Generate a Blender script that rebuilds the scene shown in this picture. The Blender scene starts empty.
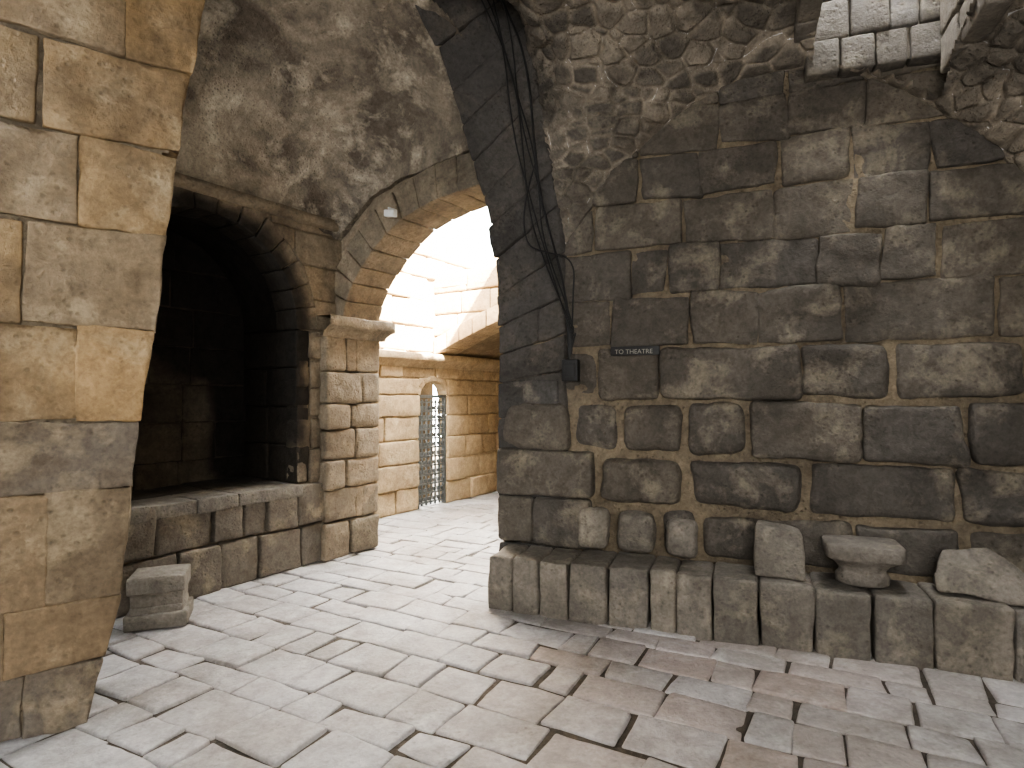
import bpy, math, random
import numpy as np
from mathutils import Vector
random.seed(7); np.random.seed(7)
R=random.Random(11)
# ------------------------------------------------------------------ camera
F=600.0; H=1.5; PITCH=math.atan(11/600)
cam=bpy.data.cameras.new("camera"); cam.sensor_width=36; cam.lens=F/1024*36; cam.clip_start=.05
co=bpy.data.objects.new("camera",cam); bpy.context.scene.collection.objects.link(co)
co.location=(0,0,H); co.rotation_euler=(math.pi/2+PITCH,0,0); bpy.context.scene.camera=co
# ------------------------------------------------------------------ noise
def _h(ix,iy,iz,seed):
    n=(ix*374761393+iy*668265263+iz*1274126177+seed*974634777)&0xffffffff
    n=((n^(n>>13))*1274126177)&0xffffffff
    n=n^(n>>16)
    return (n&0xffff)/65535.0
def vn(P,seed=0):
    I=np.floor(P).astype(np.int64); f=P-I; u=f*f*(3-2*f)
    r=0
    for dx in (0,1):
        wx=u[:,0] if dx else 1-u[:,0]
        for dy in (0,1):
            wy=u[:,1] if dy else 1-u[:,1]
            for dz in (0,1):
                wz=u[:,2] if dz else 1-u[:,2]
                r=r+wx*wy*wz*_h(I[:,0]+dx,I[:,1]+dy,I[:,2]+dz,seed)
    return r*2-1
def fbm(P,o=3,seed=0):
    a=1;s=0;t=0
    for i in range(o):
        s=s+a*vn(P*(2.03**i)+i*17.3,seed+i); t+=a; a*=.5
    return s/t
def voro(P,seed=0):
    """F1,F2,cell id random"""
    I=np.floor(P).astype(np.int64); f1=np.full(len(P),9.);f2=np.full(len(P),9.);idr=np.zeros(len(P))
    for dx in (-1,0,1):
        for dy in (-1,0,1):
            for dz in (-1,0,1):
                a,b,c=I[:,0]+dx,I[:,1]+dy,I[:,2]+dz
                q=np.stack([a+.15+.7*_h(a,b,c,seed),b+.15+.7*_h(a,b,c,seed+1),c+.15+.7*_h(a,b,c,seed+2)],1)
                d=np.linalg.norm(P-q,axis=1); h=_h(a,b,c,seed+3)
                m=d<f1; f2=np.where(m,f1,np.minimum(f2,d)); idr=np.where(m,h,idr); f1=np.where(m,d,f1)
    return f1,f2,idr
# ------------------------------------------------------------------ mesh accumulator
class Acc:
    def __init__(s): s.v=[];s.f=[];s.c=[];s.n=0
    def add(s,v,f,c):
        v=np.asarray(v,float); f=np.asarray(f,int)
        s.v.append(v); s.f.append(f+s.n); s.c.append(np.broadcast_to(np.asarray(c,float),(len(v),3))); s.n+=len(v)
    def build(s,name,mat,smooth=True,parent=None):
        v=np.concatenate(s.v);f=np.concatenate(s.f);c=np.concatenate(s.c)
        me=bpy.data.meshes.new(name)
        me.vertices.add(len(v)); me.vertices.foreach_set("co",v.ravel())
        me.loops.add(len(f)*4); me.loops.foreach_set("vertex_index",f.ravel().astype(np.int32))
        me.polygons.add(len(f)); me.polygons.foreach_set("loop_start",np.arange(0,len(f)*4,4,dtype=np.int32))
        me.update(calc_edges=True); me.validate()
        me.polygons.foreach_set("use_smooth",[smooth]*len(me.polygons))
        at=me.color_attributes.new("Col","FLOAT_COLOR","POINT")
        at.data.foreach_set("color",np.concatenate([c,np.ones((len(c),1))],1).ravel().astype(np.float32))
        me.materials.append(mat)
        o=bpy.data.objects.new(name,me); bpy.context.scene.collection.objects.link(o)
        if parent: o.parent=parent
        return o
def ticks(h,r,step):
    e=[-1,-1+.35*r/h,-1+r/h]
    m=max(1,int(round((2*h-2*r)/step)))
    mid=list(np.linspace(-1+r/h,1-r/h,m+1))[1:-1]
    return np.array(e+mid+[1-r/h,1-.35*r/h,1])
def hexb(acc,C,r=.015,amp=.006,fr=9,rand=None,g=0,b=0,step=.05,warp=None,low=.008,post=None):
    """C[i][j][k] 8 corners; rounded, noisy stone"""
    C=np.array(C,float).reshape(2,2,2,3)
    hx=np.linalg.norm(C[1].mean((0,1))-C[0].mean((0,1)))/2
    hy=np.linalg.norm(C[:,1].mean((0,1))-C[:,0].mean((0,1)))/2
    hz=np.linalg.norm(C[:,:,1].mean((0,1))-C[:,:,0].mean((0,1)))/2
    m=min(hx,hy,hz)
    if m<.003: return
    r=min(r,m*.9); hs=np.array([hx,hy,hz])
    T=[ticks(h,r,step) for h in hs]
    n=[len(t) for t in T]
    G=np.stack(np.meshgrid(*T,indexing='ij'),-1)
    I=np.stack(np.meshgrid(*[np.arange(k) for k in n],indexing='ij'),-1)
    bm=np.zeros(n,bool)
    for a in range(3): bm|=(I[...,a]==0)|(I[...,a]==n[a]-1)
    idx=-np.ones(n,int); idx[bm]=np.arange(bm.sum())
    q=G[bm]*hs; inn=np.clip(q,-(hs-r),hs-r); d=q-inn; L=np.linalg.norm(d,axis=1,keepdims=True)
    q=inn+d/L*r; dn=d/L; p=(q/hs+1)/2
    X=0
    for i in (0,1):
        for j in (0,1):
            for k in (0,1):
                w=(p[:,0] if i else 1-p[:,0])*(p[:,1] if j else 1-p[:,1])*(p[:,2] if k else 1-p[:,2])
                X=X+w[:,None]*C[i,j,k]
    ex=(C[1].mean((0,1))-C[0].mean((0,1)))/(2*hx); ey=(C[:,1].mean((0,1))-C[:,0].mean((0,1)))/(2*hy); ez=(C[:,:,1].mean((0,1))-C[:,:,0].mean((0,1)))/(2*hz)
    N=dn[:,:1]*ex+dn[:,1:2]*ey+dn[:,2:]*ez
    off=R.random()*50
    X=X+N*(amp*fbm(X*fr+off,3)+low*vn(X*3.1+off+9))[:,None]
    if warp: X=warp(X)
    fs=[]
    for a in range(3):
        for e in (0,n[a]-1):
            A=np.take(idx,e,axis=a)
            Q=np.stack([A[:-1,:-1],A[1:,:-1],A[1:,1:],A[:-1,1:]],-1).reshape(-1,4)
            flip=(e==0)^(a==1)
            if flip: Q=Q[:,::-1]
            fs.append(Q)
    if rand is None: rand=R.random()
    gg=g(X) if callable(g) else np.full(len(X),g)
    bb=b if not callable(b) else b(X)
    acc.add(X,np.concatenate(fs),np.stack([np.full(len(X),rand),gg,np.full(len(X),bb) if np.isscalar(bb) else bb],1))
def box_c(o,ex,ey,ez):
    o=np.array(o,float);ex=np.array(ex,float);ey=np.array(ey,float);ez=np.array(ez,float)
    return [[[o+i*ex+j*ey+k*ez for k in (0,1)] for j in (0,1)] for i in (0,1)]
def grid(acc,P,mask=None,c=(.5,0,0),flip=False):
    nu,nv=P.shape[:2]; I=np.arange(nu*nv).reshape(nu,nv)
    Q=np.stack([I[:-1,:-1],I[1:,:-1],I[1:,1:],I[:-1,1:]],-1).reshape(-1,4)
    if mask is not None: Q=Q[mask.reshape(-1)]
    if flip: Q=Q[:,::-1]
    acc.add(P.reshape(-1,3),Q,c if not isinstance(c,np.ndarray) else c.reshape(-1,3))
def plane(acc,o,u,v,c=(.5,0,0),n=2):
    o=np.array(o,float);u=np.array(u,float);v=np.array(v,float)
    s=np.linspace(0,1,n)
    grid(acc,o+s[:,None,None]*u+s[None,:,None]*v,c=c)
# ------------------------------------------------------------------ materials
def srgb(c): return tuple([((x/255)/12.92 if x/255<=.04045 else ((x/255+.055)/1.055)**2.4) for x in c])+(1,)
def stone(name,cols,dark,light,basalt=(88,86,84),sc=1.0,bump=.5,rough=.85,darkamt=.6,lightamt=.35,fine=.5,pits=.6,pitcol=.25):
    m=bpy.data.materials.new(name); m.use_nodes=True; nt=m.node_tree; N=nt.nodes; L=nt.links
    bs=N["Principled BSDF"]; bs.inputs["Roughness"].default_value=rough
    bs.inputs["Specular IOR Level"].default_value=.25
    tc=N.new("ShaderNodeTexCoord"); at=N.new("ShaderNodeAttribute"); at.attribute_name="Col"
    sx=N.new("ShaderNodeSeparateColor"); L.new(at.outputs["Color"],sx.inputs[0])
    rp=N.new("ShaderNodeValToRGB"); cr=rp.color_ramp
    for i,c in enumerate(cols):
        p=i/(len(cols)-1)
        e=cr.elements[0] if i==0 else (cr.elements[1] if i==len(cols)-1 else cr.elements.new(p))
        e.position=p; e.color=srgb(c)
    L.new(sx.outputs[0],rp.inputs[0])
    def noise(s,d=6,r=.6,dist=0):
        n=N.new("ShaderNodeTexNoise"); n.inputs["Scale"].default_value=s*sc; n.inputs["Detail"].default_value=d; n.inputs["Roughness"].default_value=r; n.inputs["Distortion"].default_value=dist
        L.new(tc.outputs["Object"],n.inputs["Vector"]); return n
    def ramp(n,a,b,out=1.0):
        r=N.new("ShaderNodeMapRange"); r.inputs["From Min"].default_value=a; r.inputs["From Max"].default_value=b; r.inputs["To Max"].default_value=out
        r.clamp=True; L.new(n,r.inputs["Value"]); return r.outputs[0]
    def mix(f,a,b,mode='MIX'):
        x=N.new("ShaderNodeMix"); x.data_type='RGBA'; x.blend_type=mode
        for s,v in ((x.inputs[0],f),(x.inputs[6],a),(x.inputs[7],b)):
            if isinstance(v,(float,int)): s.default_value=v
            elif isinstance(v,tuple): s.default_value=v
            else: L.new(v,s)
        return x.outputs[2]
    def mth(op,a,b):
        x=N.new("ShaderNodeMath"); x.operation=op
        for s,v in zip(x.inputs,(a,b)):
            if isinstance(v,(float,int)): s.default_value=v
            else: L.new(v,s)
        return x.outputs[0]
    col=mix(sx.outputs[2],rp.outputs[0],srgb(basalt))
    n1=noise(1.7,8,.62,.5); n2=noise(3.6,9,.66,.3); n3=noise(45,4,.7); n4=noise(13,8,.7,.3); n5=noise(.9,6,.6,.2)
    col=mix(ramp(n5.outputs[0],.46,.62,darkamt*.7),col,srgb(tuple(.55*x+.45*y for x,y in zip(dark,basalt))))
    col=mix(ramp(n1.outputs[0],.45,.64,darkamt),col,srgb(dark))
    col=mix(ramp(n2.outputs[0],.52,.70,lightamt),col,srgb(light))
    v=ramp(n4.outputs[0],.30,.70,1.0)
    col=mix(fine,col,mix(v,(.42,.41,.40,1),(1.4,1.4,1.4,1)),'MULTIPLY')
    v3=ramp(n3.outputs[0],.3,.7,1.0)
    col=mix(fine,col,mix(v3,(.6,.6,.6,1),(1.3,1.3,1.3,1)),'MULTIPLY')
    vo=N.new("ShaderNodeTexVoronoi"); vo.inputs["Scale"].default_value=30*sc; L.new(tc.outputs["Object"],vo.inputs["Vector"])
    pm=mth('MULTIPLY',mth('SUBTRACT',1.0,ramp(vo.outputs[0],.12,.34)),ramp(n2.outputs[0],.40,.56))
    col=mix(mth('MULTIPLY',pm,pitcol),col,(.03,.027,.024,1))
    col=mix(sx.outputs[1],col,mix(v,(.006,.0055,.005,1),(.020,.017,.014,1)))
    L.new(col,bs.inputs["Base Color"])
    b1=N.new("ShaderNodeBump"); b1.inputs["Strength"].default_value=bump; b1.inputs["Distance"].default_value=.03; L.new(n4.outputs[0],b1.inputs["Height"])
    b2=N.new("ShaderNodeBump"); b2.inputs["Strength"].default_value=bump*.9; b2.inputs["Distance"].default_value=.01; L.new(n3.outputs[0],b2.inputs["Height"]); L.new(b1.outputs[0],b2.inputs["Normal"])
    b3=N.new("ShaderNodeBump"); b3.invert=True; b3.inputs["Strength"].default_value=bump*pits*1.2; b3.inputs["Distance"].default_value=.010; L.new(pm,b3.inputs["Height"]); L.new(b2.outputs[0],b3.inputs["Normal"])
    L.new(b3.outputs[0],bs.inputs["Normal"])
    return m
def plain(name,c,rough=.6,metal=0):
    m=bpy.data.materials.new(name); m.use_nodes=True; N=m.node_tree.nodes; L=m.node_tree.links
    bs=N["Principled BSDF"]; bs.inputs["Roughness"].default_value=rough; bs.inputs["Metallic"].default_value=metal
    n=N.new("ShaderNodeTexNoise"); n.inputs["Scale"].default_value=30; mx=N.new("ShaderNodeMix"); mx.data_type='RGBA'
    a=srgb(c); mx.inputs[6].default_value=tuple(x*.7 for x in a[:3])+(1,); mx.inputs[7].default_value=tuple(min(1,x*1.25) for x in a[:3])+(1,)
    L.new(n.outputs[0],mx.inputs[0]); L.new(mx.outputs[2],bs.inputs["Base Color"]); return m
M_right=stone("stone_right",[(106,99,89),(134,125,111),(96,92,87),(152,141,122),(118,111,101),(88,84,79)],(66,62,57),(174,163,143),bump=.65,lightamt=.45)
M_bench=stone("stone_bench",[(146,138,125),(166,156,139),(128,122,114)],(92,87,79),(190,180,160),bump=.6)
M_pier=stone("stone_left",[(168,141,104),(152,129,97),(180,152,112),(142,125,99)],(106,92,74),(204,186,154),basalt=(114,108,100),sc=.9,bump=.5,darkamt=.65,lightamt=.45)
M_left=stone("stone_gallery",[(144,130,110),(160,144,119),(128,118,102)],(84,76,66),(186,171,146),bump=.55)
M_arch=stone("stone_arch",[(98,93,86),(116,109,98),(84,80,76)],(56,53,49),(136,126,110),basalt=(78,76,74),bump=.6,lightamt=.25)
M_vaultL=stone("plaster_vault",[(162,151,133),(146,135,119)],(82,74,65),(210,198,176),sc=1.1,bump=.7,darkamt=.8,lightamt=.65)
M_vaultR=stone("rubble_vault",[(96,91,84),(130,122,111),(76,73,69),(154,144,129)],(62,59,55),(180,169,151),sc=1.3,bump=.8,pitcol=.15)
M_court=stone("stone_court",[(184,164,132),(198,178,144),(170,150,120)],(136,117,93),(214,197,166))
M_floor=stone("paving",[(168,166,164),(144,143,144),(184,181,177),(156,150,143),(174,172,171)],(120,114,107),(198,196,193),basalt=(160,134,120),bump=.35,rough=.55,darkamt=.6,lightamt=.4,fine=.4,pits=.3,pitcol=.15)
M_mort=stone("mortar",[(126,115,98),(138,125,105)],(88,79,67),(178,164,140),bump=.9)
M_dirt=stone("joint_dirt",[(92,84,74),(80,73,65)],(58,53,47),(116,107,94),bump=.8)
M_iron=plain("iron",(84,88,88),.6,.3); M_black=plain("black_rubber",(24,23,22),.6); M_white=plain("faded_paint",(130,126,116),.6); M_lamp=plain("white_plastic",(215,215,210),.5)
# ------------------------------------------------------------------ reference frames
OW=np.array([-.03,4.62,0]); U=np.array([.935,-.355,0]); V=np.array([-.355,-.935,0])   # right wall: s,v
OL=np.array([-2.64,4.09,0]); A_=np.array([.552,.834,0]); Q_=np.array([.834,-.552,0])   # gallery: a,q
OD=np.array([-1.95,2.77,0]); T_=np.array([.8125,.583,0]); M_=np.array([.583,-.8125,0]) # arch wall: t,m
Z=np.array([0,0,1.0])
def sv(s,v,z): return OW+U*s+V*v+Z*z
def aq(a,q,z): return OL+A_*a+Q_*q+Z*z
def tm(t,m,z): return OD+T_*t+M_*m+Z*z
def arr(O,A,B,a,b,z): return O+A*a[...,None]+B*b[...,None]+Z*z[...,None]
def px_s(x,v=0):
    k=(x-512)/F; o=OW+V*v
    return (k*o[1]-o[0])/(U[0]-k*U[1])
def px_a(x,q=0):
    k=(x-512)/F; o=OL+Q_*q
    return (k*o[1]-o[0])/(A_[0]-k*A_[1])
# ------------------------------------------------------------------ wall builder
def rowjoints(s0,s1,w0,w1):
    j=[s0]
    while j[-1]<s1-w1*.7: j.append(j[-1]+R.uniform(w0,w1))
    j[-1]=s1
    return j
def wall(acc,O,A,N,rows,depth=.14,gap=.006,r=.018,amp=.008,prot=.012,warp=None,skip=None,g=0,bf=None,jit=.008,step=.05,rf=None,low=.008):
    for (z0,z1,js) in rows:
        for s0,s1 in zip(js[:-1],js[1:]):
            c=((s0+s1)/2,(z0+z1)/2)
            if skip and skip(s0,s1,z0,z1): continue
            gp=gap;rr=r;pp=R.uniform(-prot,prot)
            if rf: gp,rr,pp=rf(c[0],c[1],gp,rr,pp)
            C=[]
            for i in (0,1):
                Ci=[]
                for j in (0,1):
                    Cj=[]
                    for k in (0,1):
                        s=(s0+gp,s1-gp)[i]+R.uniform(-jit,jit)*.6; z=(z0+gp,z1-gp)[k]+R.uniform(-jit,jit)*.6
                        m=(-depth,pp)[j]
                        Cj.append(O+A*s+N*m+Z*z)
                    Ci.append(Cj)
                C.append(Ci)
            b=bf(c[0],c[1]) if bf else 0
            hexb(acc,C,rr,amp,9,R.random(),g,b,step,warp,low)

# ================================================================== FLOOR
fl=Acc()
dS=np.array([.88,-.475,0]); dT=np.array([.475,.88,0])
def fdirt(X): return np.clip((-.010-X[:,2])/.02,0,.4)
t=-1.2
while t<10.5:
    w=R.uniform(.17,.31)
    s=-6.0+R.uniform(0,.3)
    while s<5.0:
        l=R.uniform(.18,.48)
        c=dS*(s+l/2)+dT*(t+w/2)
        s2=(c-OW)@U; v2=(c-OW)@V; q2=(c-OL)@Q_
        ok=(c[1]>1.2) and v2>-.3-(6 if s2<.3 else 0) and q2>-1.3 and abs(c[0])<c[1]*1.05+.9
        if s2>.3 and v2<-.2: ok=False
        if ok:
            g=.005; zt=R.uniform(-.006,.006)
            C=[[[None]*2 for _ in (0,1)] for _ in (0,1)]
            tl=R.uniform(-.005,.005)
            for i in (0,1):
                for j in (0,1):
                    for k in (0,1):
                        P=dS*((s+g,s+l-g)[i]+ (R.uniform(-.020,.020)))+dT*((t+g,t+w-g)[j]+R.uniform(-.018,.018))
                        C[i][j][k]=P+Z*((-.08,zt+(tl if i else -tl))[k])
            pk=math.exp(-((c[0]-.9)/1.1)**2-((c[1]-3.0)/.9)**2)
            hexb(fl,C,.014,.007,8,R.random(),fdirt,pk*R.uniform(.0,.75),.05,None,.006)
        s+=l
    t+=w
o_floor=bpy.data.objects.new("floor",None); bpy.context.scene.collection.objects.link(o_floor)
fl.build("paving_slabs",M_floor,parent=o_floor)
fb=Acc(); plane(fb,(-12,-8,-.014),(26,0,0),(0,26,0),n=60); fb.build("joint_bed",M_dirt,parent=o_floor)

# ================================================================== RIGHT WALL
ZL=[.38,.714,1.077,1.466,1.836,2.205,2.54,2.88,3.2,3.5,3.85]
XJ=[[500,575,612,658,697,855,965,1100,1250],
    [500,597,686,805,955,1090,1240],
    [500,572,620,686,750,863,969,1080,1200],
    [500,540,598,660,801,892,1030,1150,1280],
    [560,612,690,757,842,1000,1120,1260],
    [560,630,668,720,818,882,940,1060,1200],
    [560,595,685,775,856,930,1040,1180],
    [560,640,700,780,850,935,1040,1200],
    [560,640,720,790,870,960,1060],
    [560,640,720,790,870,960,1060]]
rw=Acc(); rows=[]
for i,js in enumerate(XJ): rows.append((ZL[i],ZL[i+1],[px_s(x) for x in js]))
def rfR(s,z,g,r,p):
    if z<1.5 and s<1.9: return .022,.072,p+R.uniform(.01,.06)
    if z<1.9: return .013,.042,p*1.7+.016
    return .005,.018,p*.6+.008
wall(rw,OW,U,V,rows,prot=.02,rf=rfR,low=.018,amp=.018,jit=.042,step=.03)
o_wr=bpy.data.objects.new("wall_right",None); bpy.context.scene.collection.objects.link(o_wr)
rw.build("masonry",M_right,parent=o_wr)
mb=Acc(); 
s_=np.linspace(-.05,4.3,200); z_=np.linspace(0,4.0,180); S2,Z2=np.meshgrid(s_,z_,indexing='ij')
P=arr(OW,U,V,S2,-.022+.014*fbm(np.stack([S2*6,Z2*6,S2*0],-1).reshape(-1,3)).reshape(S2.shape),Z2); grid(mb,P)
plane(mb,sv(-.05,-.3,0),U*4.6,Z*5.55); plane(mb,sv(-.05,-.09,3.9),U*4.6,Z*1.6)
mb.build("mortar",M_mort,parent=o_wr)
cw=Acc(); rws=[]
z=0
while z<5: rws.append((z,z+.4,rowjoints(-.2,6.2,.45,.8))); z+=.4
wall(cw,sv(3.9,0,0),V,-U,rws,step=.2)
plane(cw,sv(3.95,-.5,0),V*7,Z*6)
cw.build("wall_side",M_right)
# ================================================================== BENCH
be=Acc()
BX=[488,512,538,568,606,648,675,711,758,813,871,932,1012,1100,1200]
BS=[px_s(x,.40) for x in BX]
for s0,s1 in zip(BS[:-1],BS[1:]):
    tp=.375+R.uniform(-.010,.008)
    C=box_c(sv(s0+.004,.40+R.uniform(-.010,.010),-.03),U*(s1-s0-.008),-V*.40,Z*(tp+.03))
    hexb(be,C,.024,.012,9,None,0,.35 if s0<.9 else (.1 if R.random()<.6 else .4),.035,None,.010)
plane(be,sv(BS[0]+.04,.36,.35),U*4,-V*.40,n=20)
bench=be.build("stone_bench",M_bench)
rb=Acc()
for (x0,x1,z0,z1) in [(577,610,.395,.70),(616,655,.395,.68),(664,698,.395,.66)]:
    s0=px_s(x0,.06);s1=px_s(x1,.06)
    C=box_c(sv(s0,.13,z0),U*(s1-s0),-V*.15,Z*(z1-z0)); hexb(rb,C,.07,.018,8,None,0,.1,.03,None,.02)
rb.build("rubble_stones",M_bench)

# ================================================================== ARCH 1 (between bay and gallery)
s_left=lambda v: .45-.66*v
HBv=[0,.01,.033,.1,.19,.285,.49,.8,1.15,6]; HBh=[0,.28,.5,.92,1.4,1.95,2.45,2.8,3.0,3.1]
def hB(v):
    v=np.asarray(v,float)
    return (np.interp(v,HBv,HBh)+np.interp(v*.93,HBv,HBh)+np.interp(v*1.07,HBv,HBh))/3
def zvault(x,v):
    sp_=.45+x*3.25
    hA=np.clip(3.64-.49*(sp_-1.9)**2-2.2,0,9)
    w=.35+.65*np.exp(-x/.10)
    return 2.2+np.sqrt(hA**2+(w*hB(v))**2)
near=[(2.88,0),(2.88,1.2),(2.88,2.4)]
for e in (.03,.08,.14,.21,.28,.36,.5,.75,1.1,1.45):
    near.append((2.88-e,float(zvault(np.array(0.),e*.837))))
near+=[(1.0,4.9),(.7,4.4),(.55,3.95),(.46,3.5),(.368,2.92),(.30,2.2),(.178,1.14),(.13,.53),(0.0,0)]
far=[(2.58,0),(2.57,1.2),(2.566,2.15),(2.55,2.4),(2.51,2.66),(2.45,2.9),(2.38,3.14),(2.27,3.45),(2.13,3.80),(1.93,4.17),(1.7,4.45),(1.4,4.65),(1.15,4.68),(.9,4.5),(.7,4.2),(.55,3.85),(.45,3.5),(.368,2.92),(.30,2.2),(.178,1.14),(.13,.53),(0.0,0)]
near=np.array(near);far=np.array(far); assert len(near)==len(far),(len(near),len(far))
mid=(near+far)/2; L_=np.concatenate([[0],np.cumsum(np.linalg.norm(np.diff(mid,axis=0),axis=1))])
def ca(P,l): return np.array([np.interp(l,L_,P[:,0]),np.interp(l,L_,P[:,1])])
cuts=[0,.38,.72]
while cuts[-1]<L_[-1]-.2: cuts.append(cuts[-1]+(R.uniform(.22,.34)))
cuts[-1]=L_[-1]
ctr=np.array([1.4,2.0])
ar=Acc()
def outw(p,l):
    a=ca(mid,max(0,l-.05));b=ca(mid,min(L_[-1],l+.05)); d=b-a; d/=np.linalg.norm(d)
    n=np.array([d[1],-d[0]]); 
    return n if n@(p-ctr)>0 else -n
ri=0
LCR=L_[12]
for l0,l1 in zip(cuts[:-1],cuts[1:]):
    split=[0,1] if (l0<.6 or ri%2) else [0,R.choice([.4,.6]),1]
    ri+=1
    for f0,f1 in zip(split[:-1],split[1:]):
        pr=R.uniform(-.018,.014)
        C=[[[None]*2 for _ in (0,1)] for _ in (0,1)]
        for i,l in enumerate((l0+.003,l1-.003)):
            n_,f_=ca(near,l),ca(far,l); o=outw((n_+f_)/2,l)
            for j,f in enumerate((f0+.008,f1-.008)):
                p=n_*(1-f)+f_*f; m=-.43*f if l0<LCR else -.10-.33*f
                for k,dd in enumerate((pr+(0 if l0<LCR else .02),.30)):
                    pp=p+o*dd
                    C[i][j][k]=tm(pp[0],m,pp[1])
        hexb(ar,C,.016,.014,9,None,0,R.uniform(.35,.85) if l0<LCR else .2,.035,None,.012)
ar.build("stone_arch",M_arch)
pb=Acc()
sA=px_s(497,.05); sB=px_s(592,.08)
wall(pb,OW+V*.07,U,V,[(.385,.74,[sA,px_s(535),sB-.02]),(.74,1.10,[sA-.005,sB])],depth=.25,r=.035,amp=.014,bf=lambda s,z:.1,low=.016,step=.035)
wall(pb,OW+V*.02,U,V,[(1.10,1.42,[sA+.01,px_s(556)]),(1.42,1.62,[sA+.02,px_s(560)])],depth=.2,r=.02,bf=lambda s,z:.9,low=.01)
pb.build("stone_pier",M_right)

# wall pier face (near plane)
tl=np.array([p for p in near[::-1] if p[0]<=1.45]); 
def tedge(z): return np.interp(z,tl[:,1],tl[:,0])
pf=Acc(); rows=[]
zz=[0,.27,.56,1.06,1.38,1.82,2.28,2.7,3.12,3.55,3.95,4.35,4.8,5.3]
for i in range(len(zz)-1):
    te=max(tedge(zz[i]),tedge(zz[i+1]))
    js=[te]
    first=[.30,.42,.33,.62,.3,.55,.4,.6,.35,.55][i%10]
    js.append(te-first)
    while js[-1]>-2.2: js.append(js[-1]-R.uniform(.4,.75))
    rows.append((zz[i],zz[i+1],js[::-1]))
def warpP(X):
    d=X-OD; t=d@T_; e=tedge(X[:,2])+.014*vn(X*5)+.006*vn(X*16); over=np.clip(t-e,0,None)
    return X-T_*over[:,None]
wall(pf,OD,T_,M_,rows,depth=.2,gap=.001,r=.010,amp=.014,prot=.006,warp=warpP,low=.012,step=.03,jit=.02,
     bf=lambda s,z:(.9 if R.random()<.5 else .4) if z<1.38 else (.35 if R.random()<.3 else 0))
o_wl=bpy.data.objects.new("wall_arcade",None); bpy.context.scene.collection.objects.link(o_wl)
pf.build("masonry",M_pier,parent=o_wl)
def inopen(t,z,cv,o=.1):
    k=cv[:,1].argmax(); r_=cv[:k+1]; l_=cv[k:][::-1]
    tr=np.interp(z,r_[:,1],r_[:,0]); tL=np.interp(z,l_[:,1],l_[:,0])
    return (z<cv[k,1]+o)&(t>tL-o)&(t<tr+o)
sp=Acc()
for m,cv,te,oo in ((-.028,near,3.0,.05),(-.40,far,2.75,.1)):
    tt=np.linspace(-3.4,te,220); zz_=np.linspace(0,5.55,200); TT,ZZ=np.meshgrid(tt,zz_,indexing='ij')
    P=arr(OD,T_,M_,TT,np.full(TT.shape,m),ZZ)
    tc_=(TT[:-1,:-1]+TT[1:,1:])/2; zc=(ZZ[:-1,:-1]+ZZ[1:,1:])/2
    grid(sp,P,mask=~inopen(tc_,zc,cv,oo))
sp.build("core",M_mort,parent=o_wl)

# ================================================================== NEAR VAULT
SK=(2.12,2.80,.10,.75)
vr=Acc()
nx,nvv=460,360
x=np.linspace(0,1,nx)**1.25; vv=-.03+6.2*np.linspace(0,1,nvv)**2.6
XX,VV=np.meshgrid(x,vv,indexing='ij'); VC=np.clip(VV,0,None)
SS=s_left(VC)+(4.0-s_left(VC))*XX; xn=np.clip((SS-s_left(VC))/(3.7-s_left(VC)),0,1.2)
ZZv=zvault(xn,VC)
P3=np.stack([SS,VV,ZZv],-1).reshape(-1,3)
wn=fbm(P3*3,2).reshape(SS.shape)
W3=P3+.03*np.stack([fbm(P3*5,2,21),fbm(P3*5,2,22),fbm(P3*5,2,23)],1)
f1,f2,idr=voro(W3/np.array([.17,.20,.09]),31)
hh=np.clip((f2-f1)/.28,0,1); hh=(hh*hh*(3-2*hh)).reshape(SS.shape); blk=idr.reshape(SS.shape)
disp=.036*hh*(.35+blk)+.012*fbm(P3*14,3).reshape(SS.shape)+.03*wn
P=arr(OW,U,V,SS,VV,ZZv)
gu=np.gradient(P,axis=0); gv=np.gradient(P,axis=1); nn=np.cross(gu,gv); nn/=np.linalg.norm(nn,axis=2,keepdims=True)+1e-9
nn*=np.sign(-nn[...,2:3]+1e-9)
edge=np.clip(np.minimum(VC/.08,1),0,1)
P=P+nn*(disp*edge)[...,None]
sc_=(SS[:-1,:-1]+SS[1:,1:])/2; vc_=(VV[:-1,:-1]+VV[1:,1:])/2
mk=~((sc_>SK[0])&(sc_<SK[1])&(vc_>SK[2])&(vc_<SK[3]))
col=np.stack([hh*(blk*.85)+(1-hh)*1.0,np.zeros_like(blk),np.zeros_like(blk)],-1)
grid(vr,P,mask=mk,c=col)
vr.build("ceiling",M_vaultR)
# skylight shaft
sk=Acc(); s0,s1,v0,v1=SK
zr_=[3.52,3.74,4.0,4.3,4.65,5.0,5.4]
rows=[(zr_[i],zr_[i+1],[s0-.05]+[s0+(s1-s0)*f for f in ([.22,.5,.76] if i%2==0 else [.3,.62,.85])]+[s1+.05]) for i in range(6)]
wall(sk,OW+V*v0,U,V,rows,depth=.12,r=.012,bf=lambda s,z:.75)
rows=[(zr_[i]-.12,zr_[i+1]-.12,[v0,v0+.3,v1+.05]) for i in range(6)]
wall(sk,OW+U*s1,V,-U,rows,depth=.12,r=.012,bf=lambda s,z:.2)
wall(sk,OW+U*s0,V,U,[(a+.3,b+.3,j) for a,b,j in rows[:-1]],depth=.12,r=.012)
wall(sk,OW+V*v1,U,-V,[(a+.3,b+.3,[s0-.05,s0+.4,s1+.05]) for a,b,j in rows[:-1]],depth=.12,r=.012)
e=.04
plane(sk,sv(s0-e,v0-e,3.55),U*(s1-s0+2*e),Z*2.2); plane(sk,sv(s0-e,v1+e,3.85),U*(s1-s0+2*e),Z*1.9)
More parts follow.
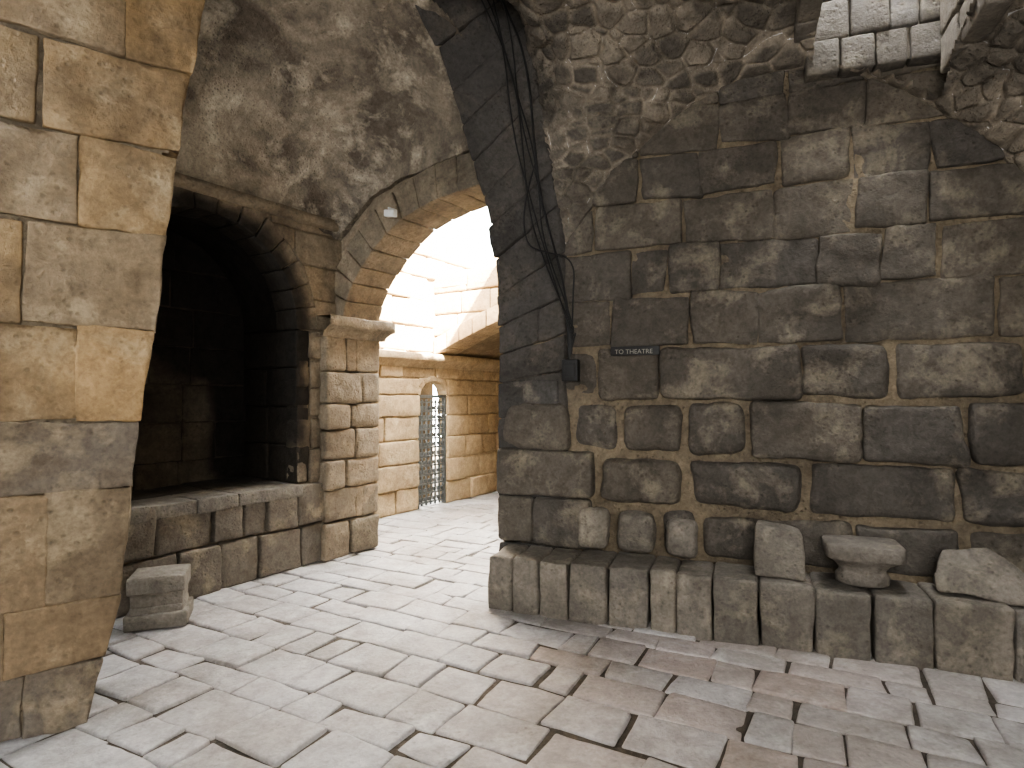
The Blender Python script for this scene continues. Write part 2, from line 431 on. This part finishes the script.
plane(sk,sv(s0-e,v0-e,3.8),V*(v1-v0+2*e),Z*2); plane(sk,sv(s1+e,v0-e,3.45),V*(v1-v0+2*e),Z*2.3)
sk.build("window_1",M_bench)

# ================================================================== LEFT (GALLERY) WALL with niche
NC=(.55,2.08); NR=.83; PT=.72
def warpN(X):
    d=X-OL; a=d@A_; z=X[:,2]; Ro=NR+.20
    X=X.copy()
    up=(z>=NC[1]); r_=np.sqrt((a-NC[0])**2+(z-NC[1])**2)
    i1=up&(r_<Ro); f=Ro/np.maximum(r_,1e-3)
    na=np.where(i1,NC[0]+(a-NC[0])*f,a); nz=np.where(i1,NC[1]+(z-NC[1])*f,z)
    i2=(~up)&(z>PT+.02)&(abs(a-NC[0])<NR); na=np.where(i2,NC[0]+np.sign(a-NC[0])*NR,na)
    X+=A_*(na-a)[:,None]; X[:,2]=nz
    return X
def skipN(a0,a1,z0,z1):
    def ins(a,z): return (z>PT-.01) and ((z<NC[1]+.05 and abs(a-NC[0])<NR+.001) or math.hypot(a-NC[0],z-NC[1])<NR+.15)
    return ins(a0,z0+.01) and ins(a1,z1) and ins(a0,z1) and ins(a1,z0+.01)
lw=Acc()
zl=[0,.36,.72,1.02,1.30,1.56,1.82,2.08,2.36,2.66,2.96,3.14]
rows=[]
for i in range(len(zl)-1):
    if i==1: js=[-2.5,-1.9,-1.4,-.9,-.5,-.2]+[px_a(x) for x in (155,212,243,266,295,324)]
    elif i==0: js=[-2.5,-1.8,-1.2,-.6,-.1]+[px_a(x) for x in (178,220,258,300,324)]
    elif 2<=i<=6: js=[-2.5,-1.9,-1.3,-.8,NC[0]-NR]+[NC[0]+NR,NC[0]+NR+R.uniform(.1,.16),1.66]
    else: js=rowjoints(-2.5,1.9,.3,.55)
    rows.append((zl[i],zl[i+1],js))
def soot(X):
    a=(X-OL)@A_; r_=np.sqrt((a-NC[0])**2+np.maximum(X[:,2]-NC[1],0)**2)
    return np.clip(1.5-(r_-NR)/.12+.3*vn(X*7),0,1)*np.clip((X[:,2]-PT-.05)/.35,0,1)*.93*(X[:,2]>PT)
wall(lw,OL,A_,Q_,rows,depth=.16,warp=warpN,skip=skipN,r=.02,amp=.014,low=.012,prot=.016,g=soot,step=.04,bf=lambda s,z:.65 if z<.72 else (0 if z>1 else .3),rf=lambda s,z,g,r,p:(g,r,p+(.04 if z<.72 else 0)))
for i in range(15):
    a0=math.pi*i/15;a1=math.pi*(i+1)/15
    C=[[[None]*2 for _ in (0,1)] for _ in (0,1)]
    pr=R.uniform(0,.015)
    for ii,an in enumerate((a0+.006,a1-.006)):
        for jj,q in enumerate((-.3,pr)):
            for kk,rd in enumerate((NR,NR+.22)):
                C[ii][jj][kk]=aq(NC[0]+rd*math.cos(an),q,NC[1]+rd*math.sin(an))
    hexb(lw,C,.012,.007,9,None,soot,.2,.05)
o_gw=bpy.data.objects.new("wall_left",None); bpy.context.scene.collection.objects.link(o_gw)
lw.build("masonry",M_left,parent=o_gw)
bk=Acc()
aa=np.linspace(-3,2.28,230); z_=np.linspace(0,4.9,220); AA,ZA=np.meshgrid(aa,z_,indexing='ij')
ac=(AA[:-1,:-1]+AA[1:,1:])/2; zc=(ZA[:-1,:-1]+ZA[1:,1:])/2
ins=(zc>PT-.05)&(((zc<NC[1])&(abs(ac-NC[0])<NR+.03))|(np.hypot(ac-NC[0],zc-NC[1])<NR+.05))
grid(bk,arr(OL,A_,Q_,AA,np.full(AA.shape,-.025),ZA),mask=~ins&~((ac>1.7)&(zc>4.05)))
bk.build("mortar",M_mort,parent=o_gw)
ni=Acc(); ND=.80
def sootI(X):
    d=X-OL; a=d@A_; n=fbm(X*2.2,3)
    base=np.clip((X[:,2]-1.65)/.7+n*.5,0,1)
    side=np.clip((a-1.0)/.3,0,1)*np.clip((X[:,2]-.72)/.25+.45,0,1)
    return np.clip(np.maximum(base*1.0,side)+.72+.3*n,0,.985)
rows=[(z0,z0+.33,rowjoints(-.4,1.5,.3,.5)) for z0 in np.arange(.6,3.0,.33)]
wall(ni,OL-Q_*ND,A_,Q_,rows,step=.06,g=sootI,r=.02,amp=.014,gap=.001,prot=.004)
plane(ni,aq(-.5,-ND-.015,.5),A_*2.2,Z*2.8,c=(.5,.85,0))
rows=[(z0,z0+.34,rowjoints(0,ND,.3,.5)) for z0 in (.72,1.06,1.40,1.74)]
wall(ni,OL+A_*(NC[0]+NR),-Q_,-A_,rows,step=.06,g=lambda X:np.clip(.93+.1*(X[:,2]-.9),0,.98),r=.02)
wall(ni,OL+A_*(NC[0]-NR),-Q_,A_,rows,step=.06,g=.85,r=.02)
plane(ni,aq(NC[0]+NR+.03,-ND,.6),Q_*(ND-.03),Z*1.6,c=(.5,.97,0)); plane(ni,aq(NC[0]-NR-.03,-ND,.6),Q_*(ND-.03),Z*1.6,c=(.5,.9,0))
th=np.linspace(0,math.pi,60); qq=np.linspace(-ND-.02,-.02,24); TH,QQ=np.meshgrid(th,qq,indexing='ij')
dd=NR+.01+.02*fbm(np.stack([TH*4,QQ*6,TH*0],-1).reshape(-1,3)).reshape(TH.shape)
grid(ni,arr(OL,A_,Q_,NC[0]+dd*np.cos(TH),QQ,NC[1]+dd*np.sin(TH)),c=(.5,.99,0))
ni.build("niche",M_left,parent=o_gw)
pl=Acc()
js=rowjoints(-.35,1.42,.3,.5)
for a0,a1 in zip(js[:-1],js[1:]):
    for q0,q1 in ((-.82,-.35),(-.35,.055)):
        hexb(pl,box_c(aq(a0+.004,q1,PT-.1),A_*(a1-a0-.008),-Q_*(q1-q0-.006),Z*(.105+R.uniform(-.004,.004))),.012,.004,9,None,.0 if q1>0 else .6,.5,.06)
pl.build("niche_shelf",M_bench,parent=o_gw)
# buttress
p2=Acc()
rows=[]
z=0;i=0
while z<2.02:
    z1=min(2.05,z+[.34,.30,.26,.28,.24,.3,.33][i%7]); 
    rows.append((z,z1,[1.62,1.62+[.3,.42,.24,.36][i%4],2.28])); z=z1;i+=1
wall(p2,OL+Q_*.09,A_,Q_,rows,depth=.3,r=.028,amp=.014,low=.014,step=.035,bf=lambda s,z:.25 if z<.7 else (0.1))
wall(p2,OL+A_*2.28,Q_,A_,[(a,b,[-1.0,-.55,-.2,.09]) for a,b,_ in rows],depth=.3,r=.02)
wall(p2,OL+A_*2.28,Q_,A_,[(a,a+.34,[-1.0,-.6,-.3,.05]) for a in np.arange(2.05,4.0,.34)],depth=.3,r=.02)
p2.build("buttress",M_left,parent=o_gw)
def molding(name,path_pts,outdirs,prof,mat):
    acc=Acc()
    P=np.zeros((len(path_pts),len(prof),3))
    for i,(p,o) in enumerate(zip(path_pts,outdirs)):
        for j,(d,z) in enumerate(prof): P[i,j]=np.array(p)+np.array(o)*d+Z*z
    P=P+(.008*fbm(P.reshape(-1,3)*9)).reshape(P.shape[:2])[...,None]
    grid(acc,P,c=(.6,0,0)); return acc.build(name,mat)
prof=[(-.1,0),(.02,0),(.03,.03),(.05,.05),(.09,.08),(.12,.09),(.125,.10),(.125,.17),(.12,.18),(-.15,.18)]
pts=[];od=[]
for a in np.linspace(1.56,2.32,24): pts.append(aq(a,.09,2.03)); od.append(Q_)
for k in np.linspace(0,1,6)[1:]:
    pts.append(aq(2.32,.09,2.03)); an=k*math.pi/2; od.append(Q_*math.cos(an)+A_*math.sin(an))
for q in np.linspace(.09,-.9,12)[1:]: pts.append(aq(2.32,q,2.03)); od.append(A_)
molding("trim_1",pts,od,prof,M_left)
pts=[aq(a,-.9,1.86) for a in np.linspace(2.2,9,80)]
molding("trim_2",pts,[Q_]*80,prof,M_court)
pts=[aq(a,0.01,3.02) for a in np.linspace(-2.5,1.82,60)]
molding("trim_3",pts,[Q_]*60,[(-.05,0),(.02,.0),(.05,.03),(.05,.09),(-.05,.10)],M_left)

# ================================================================== GALLERY VAULT
gv_=Acc(); na,nq=260,200
a_=1.9-4.6*np.linspace(0,1,na)**1.6; q_=-.08+2.9*np.linspace(0,1,nq)
AA,QQ=np.meshgrid(a_,q_,indexing='ij'); qc=np.clip(QQ,0,3)
zf=np.interp(qc,[0,.2,.45,.83,1.2,1.54,2.2,3],[2.94,3.10,3.25,3.38,3.43,3.44,3.36,3.1])
zn=3.10+1.75*np.sqrt(np.clip(1-(1-np.clip(qc/1.9,0,1))**2,0,1))
xx=np.clip((1.8-AA)/3.0,0,1); E=np.sqrt(1-(1-xx)**2)
ZV=zf+(zn-zf)*E
pp_=np.stack([AA,QQ,ZV],-1).reshape(-1,3)
ZV=ZV-.05*fbm(pp_*1.8,3).reshape(ZV.shape)-.02*fbm(pp_*9,3,4).reshape(ZV.shape)
P=arr(OL,A_,Q_,AA,QQ,ZV)
mm=((P-OD)@M_); mc=(mm[:-1,:-1]+mm[1:,1:])/2
soo=np.clip(.04+1.0*fbm(pp_*np.array([.9,2.2,1.5]),5,8),0,.5).reshape(ZV.shape)
col=np.stack([vn(pp_*3).reshape(ZV.shape)*.5+.5,soo,np.zeros_like(ZV)],-1)
grid(gv_,P,mask=mc<-.30,c=col)
gv_.build("ceiling.001",M_vaultL)

# ================================================================== ARCH 2
QM=1.72
inner=np.array([(.08,2.2),(.14,2.37),(.24,2.54),(.38,2.70),(.59,2.88),(.85,3.02),(1.17,3.11),(1.6,3.15),(1.74,3.15)])
LI=np.concatenate([[0],np.cumsum(np.linalg.norm(np.diff(inner,axis=0),axis=1))])
def ci(l): return np.array([np.interp(l,LI,inner[:,0]),np.interp(l,LI,inner[:,1])])
a2=Acc(); l=0
while l<LI[-1]-.1:
    l1=min(LI[-1],l+R.uniform(.17,.22))
    C=[[[None]*2 for _ in (0,1)] for _ in (0,1)]
    for i,lx in enumerate((l+.004,l1-.004)):
        p=ci(lx); d=ci(min(LI[-1],lx+.1))-ci(max(0,lx-.1)); d/=np.linalg.norm(d); n=np.array([-d[1],d[0]])
        if n@(p-np.array([1.5,1.5]))<0:n=-n
        for j,a in enumerate((1.80,2.26)):
            for k,dd in enumerate((0,.29)): 
                w_=p+n*dd; C[i][j][k]=aq(a,w_[0],w_[1])
    hexb(a2,C,.012,.008,9,None,0,.12,.05)
    l=l1
aa=np.linspace(-1,QM,90); zz_=np.linspace(2,4.0,80); QA,ZA=np.meshgrid(aa,zz_,indexing='ij')
qc_=(QA[:-1,:-1]+QA[1:,1:])/2; zc=(ZA[:-1,:-1]+ZA[1:,1:])/2
hz=np.interp(qc_,inner[:,0],inner[:,1],left=0,right=3.2)
for a in (1.86,2.2): grid(a2,arr(OL,A_,Q_,np.full(QA.shape,a),QA,ZA),mask=~(zc<hz+.12),c=(.4,0,0))
plane(a2,aq(1.86,-1,4.0),A_*.34,Q_*2.75)
a2.build("stone_arch.001",M_left)
# unseen flank toward the court, height raised to shade the lower court wall
bw=Acc(); rows=[(z,z+.36,rowjoints(2.12,9,.4,.7)) for z in np.arange(0,5.0,.36)]
plane(bw,aq(2.14,1.87,0),A_*8,Z*5.4)
wall(bw,OL+Q_*1.84,A_,-Q_,rows,depth=.1,step=.1,r=.02)
bw.build("wall_back",M_left)

# ================================================================== COURT beyond
ct=Acc()
rows=[];z=0;i=0
DA0,DA1=px_a(421,-.9),px_a(447,-.9); DZ=1.72
zc_=[0,.3,.62,.92,1.22,1.50,DZ]
for z0,z1 in zip(zc_[:-1],zc_[1:]):
    rows.append((z0,z1,rowjoints(2.2,DA0-.02,.35,.6))); rows.append((z0,z1,rowjoints(DA1+.02,9,.35,.6)))
z=DZ
while z<3.6:
    h=R.uniform(.27,.36); rows.append((z,z+h,rowjoints(2.2,9,.35,.65))); z+=h
WT=z
wall(ct,OL-Q_*.9,A_,Q_,rows,depth=.2,r=.02,amp=.016,prot=.020,step=.06)
for (a0,a1,z0,z1) in ((2.2,DA0-.02,0,WT),(DA1+.02,9,0,WT),(DA0-.02,DA1+.02,DZ,WT)):
    plane(ct,aq(a0,-.93,z0),A_*(a1-a0),Z*(z1-z0))
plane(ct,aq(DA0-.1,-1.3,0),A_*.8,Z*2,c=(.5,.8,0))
# small arched head above the grille door
dw=(DA1-DA0)/2; dc=(DA0+DA1)/2
for i in range(7):
    an0=math.pi*i/7; an1=math.pi*(i+1)/7
    C=[[[None]*2 for _ in (0,1)] for _ in (0,1)]
    for ii,an in enumerate((an0,an1)):
        for jj,q in enumerate((-1.08,-.905)):
            for kk,(ra_,rz_) in enumerate(((dw,.19),(dw+.05,.26))):
                C[ii][jj][kk]=aq(dc+ra_*math.cos(an),q,1.50+rz_*math.sin(an))
    hexb(ct,C,.006,.003,9,None,0,0,.06,None,.002)
for sg1 in (-1,1):
    hexb(ct,[[[aq(dc+sg1*dw*u,q,1.50+z_) for z_ in ((.02+.17*(1-((u-.45)/.6)) if u<1 else .02),.24)] for q in (-1.05,-.92)] for u in (.55,1.05)],.006,.003,9,None,0,0,.06,None,.002)
AC=px_a(434,-.9)
arcq=np.linspace(-.9,1.9,50); mouth=2.04+.62*np.sin(np.clip((arcq+.9)/2.5,0,1)*math.pi*.5)
TOP=3.0
zt=lambda q:np.interp(q,arcq,mouth)
zrow=np.arange(2.0,TOP-.1,.29)
def warpC(X):
    d=X-OL;q=d@Q_;X=X.copy();X[:,2]=np.maximum(X[:,2],zt(q)+.2);return X
wall(ct,OL+A_*AC,Q_,-A_,[(a,a+.28,rowjoints(-.95,1.9,.4,.6)) for a in zrow],depth=.25,warp=warpC,step=.08,r=.02)
qs=np.arange(-.9,1.9,.22)
for q0,q1 in zip(qs[:-1],qs[1:]):
    C=[[[aq(AC+(-.02,.4)[j],q,zt(q)+(0,.22)[k]) for k in (0,1)] for j in (0,1)] for q in (q0+.004,q1-.004)]
    hexb(ct,C,.012,.005,9,None,0,0,.07)
QA,AA2=np.meshgrid(arcq,np.linspace(AC,9.5,30),indexing='ij')
grid(ct,arr(OL,A_,Q_,AA2,QA,np.repeat((mouth+.02)[:,None],30,1)),c=(.4,.4,.0))
for off in (.06,.3): 
    ZA=np.stack([mouth+.1,np.full(50,TOP-.05)],1); QB=np.repeat(arcq[:,None],2,1)
    grid(ct,arr(OL,A_,Q_,np.full(QB.shape,AC+off),QB,ZA))
plane(ct,aq(9.0,-1.2,0),Q_*3.4,Z*3.3,c=(.4,.6,0)); plane(ct,aq(AC,-1.2,TOP-.05),A_*5.5,Q_*3.3)
ct.build("wall_court",M_court)
dr=bpy.data.objects.new("door_1",None); bpy.context.scene.collection.objects.link(dr)
da=Acc(); W_=DA1-DA0; n=6
def bar(acc,p,e1,e2,e3): 
    hexb(acc,box_c(p,e1,e2,e3),.003,0,9,.5,0,0,1,None,0)
q0=-.95
for i in range(n+1): bar(da,aq(DA0+W_*i/n-.012,q0,.02),A_*.024,-Q_*.02,Z*1.42)
for i in range(12): bar(da,aq(DA0,q0+.005,.05+i*.122),A_*W_,-Q_*.02,Z*.022)
for i in range(n):
    for k in range(11):
        bar(da,aq(DA0+W_*(i+.5)/n-.02,q0+.01,.08+k*.122),A_*.04,-Q_*.02,Z*.05)
bar(da,aq(DA0-.02,q0+.02,0),A_*.03,-Q_*.06,Z*1.48); bar(da,aq(DA1-.01,q0+.02,0),A_*.03,-Q_*.06,Z*1.48); bar(da,aq(DA0-.02,q0+.02,1.46),A_*(W_+.04),-Q_*.06,Z*.04)
da.build("lattice",M_iron,parent=dr)

# ================================================================== unseen cover added to block stray sun, lowered to let sun reach the court
rf=Acc()
sg_=np.arange(-8,5.2,.08); vg_=np.arange(-3.5,7.2,.08); SG,VG=np.meshgrid(sg_,vg_,indexing='ij')
P0=arr(OW,U,V,SG,VG,SG*0)
aG=(P0-OL)@A_; mG=(P0-OD)@M_
zG=np.where((mG<-.25)&(SG<.1),np.interp(aG,[.6,1.6],[5.5,4.1]),5.5); P0[...,2]=zG
def cen(X): return (X[:-1,:-1]+X[1:,1:])/2
cs,cv_,ca_,cm_=cen(SG),cen(VG),cen(aG),cen(mG)
hole=(cs>SK[0]-.06)&(cs<SK[1]+.06)&(cv_>SK[2]-.06)&(cv_<SK[3]+.06)
keep=((ca_<2.15)|((cs>-.05)&(cv_>-.5)))&~hole&((cv_>-.5)|(ca_<2.15))
grid(rf,P0,mask=keep)
plane(rf,aq(-4.5,-1.2,0),Q_*6,Z*5.5); plane(rf,sv(-7.5,6.0,0),U*12,Z*5.5); plane(rf,aq(-6,-1.4,0),A_*8.2,Z*4.6)
plane(rf,sv(-.03,-.45,0),V*.45,Z*5.5)
rf.build("sun_block_roof",M_mort)

# ================================================================== loose stones
pd=Acc(); c0=np.array([-2.33,4.00,0]); e1=np.array([.93,.36,0]); e2=np.array([-.36,.93,0])
def pbox(acc,w,d,z0,z1,r=.012,**k):
    hexb(acc,box_c(c0-e1*w/2-e2*d/2+Z*z0,e1*w,e2*d,Z*(z1-z0)),r,.006,10,.4,0,.15,.03,None,.004)
pbox(pd,.36,.32,0.004,.10);pbox(pd,.31,.27,.085,.15,.02);pbox(pd,.30,.26,.14,.24);pbox(pd,.33,.29,.225,.335)
pd.build("carved_stone_pedestal",M_bench)
bl=Acc(); s0=px_s(753,.25); s1=px_s(803,.25)
hexb(bl,[[[sv(s0,.30,.385),sv(s0+.01,.24,.68)],[sv(s0+.01,.10,.385),sv(s0+.02,.10,.70)]],[[sv(s1,.32,.385),sv(s1-.01,.26,.645)],[sv(s1,.12,.385),sv(s1-.02,.12,.66)]]],.018,.01,9,.5,0,.2,.03,None,.008)
bl.build("stone_block",M_bench)
cpa=Acc(); cc_=sv((px_s(822,.2)+px_s(900,.2))/2,.2,.38)
pr=[(0,0),(.12,0),(.135,.008),(.138,.05),(.12,.075),(.118,.085),(.145,.12),(.185,.145),(.20,.155),(.21,.165),(.212,.235),(.20,.245),(0,.247)]
nt_=64; P=np.zeros((nt_+1,len(pr),3))
for i in range(nt_+1):
    an=2*math.pi*i/nt_; c,s=math.cos(an),math.sin(an)
    for j,(r_,z) in enumerate(pr):
        sq=np.clip((z-.10)/.06,0,1); k=1/(abs(c)**6+abs(s)**6)**(1/6); kk=1*(1-sq)+k*.93*sq
        P[i,j]=cc_+U*(c*r_*kk)*1.05+V*(s*r_*kk*.8)+Z*z
P=P+(.009*fbm(P.reshape(-1,3)*9,3)).reshape(P.shape[:2])[...,None]*np.array([1,1,.3]); P[-1]=P[0]
grid(cpa,P,c=(.9,0,0),flip=False)
cpa.build("column_capital",M_bench)
bo=Acc(); b0=px_s(920,.22); b1=px_s(1030,.2)
hexb(bo,[[[sv(b0+.05,.30,.39),sv(b0+.02,.26,.50)],[sv(b0+.06,.09,.39),sv(b0+.12,.10,.60)]],[[sv(b1,.34,.39),sv(b1+.03,.28,.43)],[sv(b1,.10,.39),sv(b1-.2,.10,.66)]]],.03,.026,6,.6,0,.2,.03,None,.03)
bo.build("boulder",M_bench)

# ================================================================== cables, box, sign, spotlight
def tube(name,pts,rad,mat,parent=None):
    cu=bpy.data.curves.new(name,'CURVE'); cu.dimensions='3D'; cu.bevel_depth=rad; cu.bevel_resolution=2
    sp_=cu.splines.new('NURBS'); sp_.points.add(len(pts)-1); sp_.use_endpoint_u=True; sp_.order_u=3
    for p,q in zip(sp_.points,pts): p.co=(*q,1)
    cu.materials.append(mat); o=bpy.data.objects.new(name,cu); bpy.context.scene.collection.objects.link(o)
    if parent:o.parent=parent
    return o
cab=bpy.data.objects.new("electrical_cable",None); bpy.context.scene.collection.objects.link(cab)
def soff(l,f,d=.035):
    n_,f_=ca(near,l),ca(far,l); p=n_*(1-f)+f_*f; o=outw(p,l); p=p-o*d; return tm(p[0],-.43*f,p[1])
for i in range(5):
    pts=[soff(4.9-k*.33,.12+.05*i+.06*math.sin(k*1.3+i*2),.03+.02*(i%2)) for k in range(8)]
    pts+=[sv(.47+.02*i,.10,2.35-.12*i),sv(.50+.015*i,.07,2.0),sv(.50,.06,1.75)]
    tube("wire_%d"%(i+1),pts,.006 if i else .009,M_black,cab)
loop=[soff(3.1,.15),soff(2.9,.35,.08),soff(2.6,.4,.09),soff(2.45,.15,.1),sv(.55,.07,2.5),sv(.53,.06,2.2),sv(.52,.06,1.8)]
tube("wire_loop",loop,.006,M_black,cab)
jb=Acc(); hexb(jb,box_c(sv(px_s(565),.09,1.60),U*.12,-V*.07,Z*.16),.008,0,9,.5,0,0,.1,None,0); hexb(jb,box_c(sv(px_s(565)+.02,.10,1.63),U*.08,-V*.02,Z*.1),.005,0,9,.5,0,0,.1,None,0)
jb.build("junction_box",M_black)
sg=bpy.data.objects.new("sign",None); bpy.context.scene.collection.objects.link(sg)
sa=Acc(); sx0=px_s(611,.04); hexb(sa,box_c(sv(sx0,.05,1.78),U*(px_s(660,.04)-sx0),-V*.015,Z*.065),.004,0,9,.5,0,0,.2,None,0); sa.build("plate",M_black,parent=sg)
tx=bpy.data.curves.new("lettering",'FONT'); tx.body="TO THEATRE"; tx.size=.045; tx.extrude=.001; tx.materials.append(M_white)
to=bpy.data.objects.new("lettering",tx); bpy.context.scene.collection.objects.link(to); to.parent=sg
to.location=sv(sx0+.03,.053,1.792); to.rotation_euler=(math.pi/2,0,math.atan2(U[1],U[0]))
sl=Acc(); lp=aq(1.70,.72,3.03)
hexb(sl,box_c(lp,Q_*.12-Z*.02,A_*.05,Z*.06),.01,0,9,.5,0,0,.1,None,0); hexb(sl,box_c(lp+Z*.05+Q_*.05,Q_*.015,A_*.12,Z*.02),.003,0,9,.5,0,0,.1,None,0)
sl.build("spotlight",M_lamp)

# ================================================================== lights
w=bpy.data.worlds.new("sky"); bpy.context.scene.world=w; w.use_nodes=True
bg=w.node_tree.nodes["Background"]; bg.inputs[0].default_value=(1,.98,.94,1); bg.inputs[1].default_value=18
def sun(dirto,e,col):
    l=bpy.data.lights.new("sun",'SUN'); l.energy=e; l.color=col; l.angle=.01
    o=bpy.data.objects.new("sun",l); bpy.context.scene.collection.objects.link(o)
    o.rotation_euler=Vector(dirto).to_track_quat('Z','Y').to_euler()
sun((.25,-.526,.64),190,(1,.90,.72))
def area(name,loc,tgt,sx,sy,e,col):
    l=bpy.data.lights.new(name,'AREA'); l.shape='RECTANGLE'; l.size=sx; l.size_y=sy; l.energy=e; l.color=col
    o=bpy.data.objects.new(name,l); bpy.context.scene.collection.objects.link(o); o.location=loc
    o.rotation_euler=(Vector(loc)-Vector(tgt)).to_track_quat('Z','Y').to_euler()
area("court_daylight",tuple(aq(3.2,.6,4.2)),tuple(aq(1.0,.9,0)),1.8,1.8,110,(1,.95,.86))
area("skylight_daylight",tuple(sv(2.45,.45,5.2)),tuple(sv(2.3,.6,0)),.55,.5,50,(.97,.98,1))
area("rear_fill",(.2,-1.0,1.9),(0,4,.4),2.6,1.4,100,(1,.98,.95))  # added fill lamp behind the camera for general brightness
area("gallery_fill",tuple(aq(-1.9,.5,3.0)),tuple(aq(1.0,1.1,.2)),1.2,.8,95,(.92,.96,1))  # added fill lamp to brighten the gallery floor and vault
vs=bpy.context.scene.view_settings; vs.view_transform='AgX'; vs.look='AgX - Medium High Contrast'; vs.exposure=.95
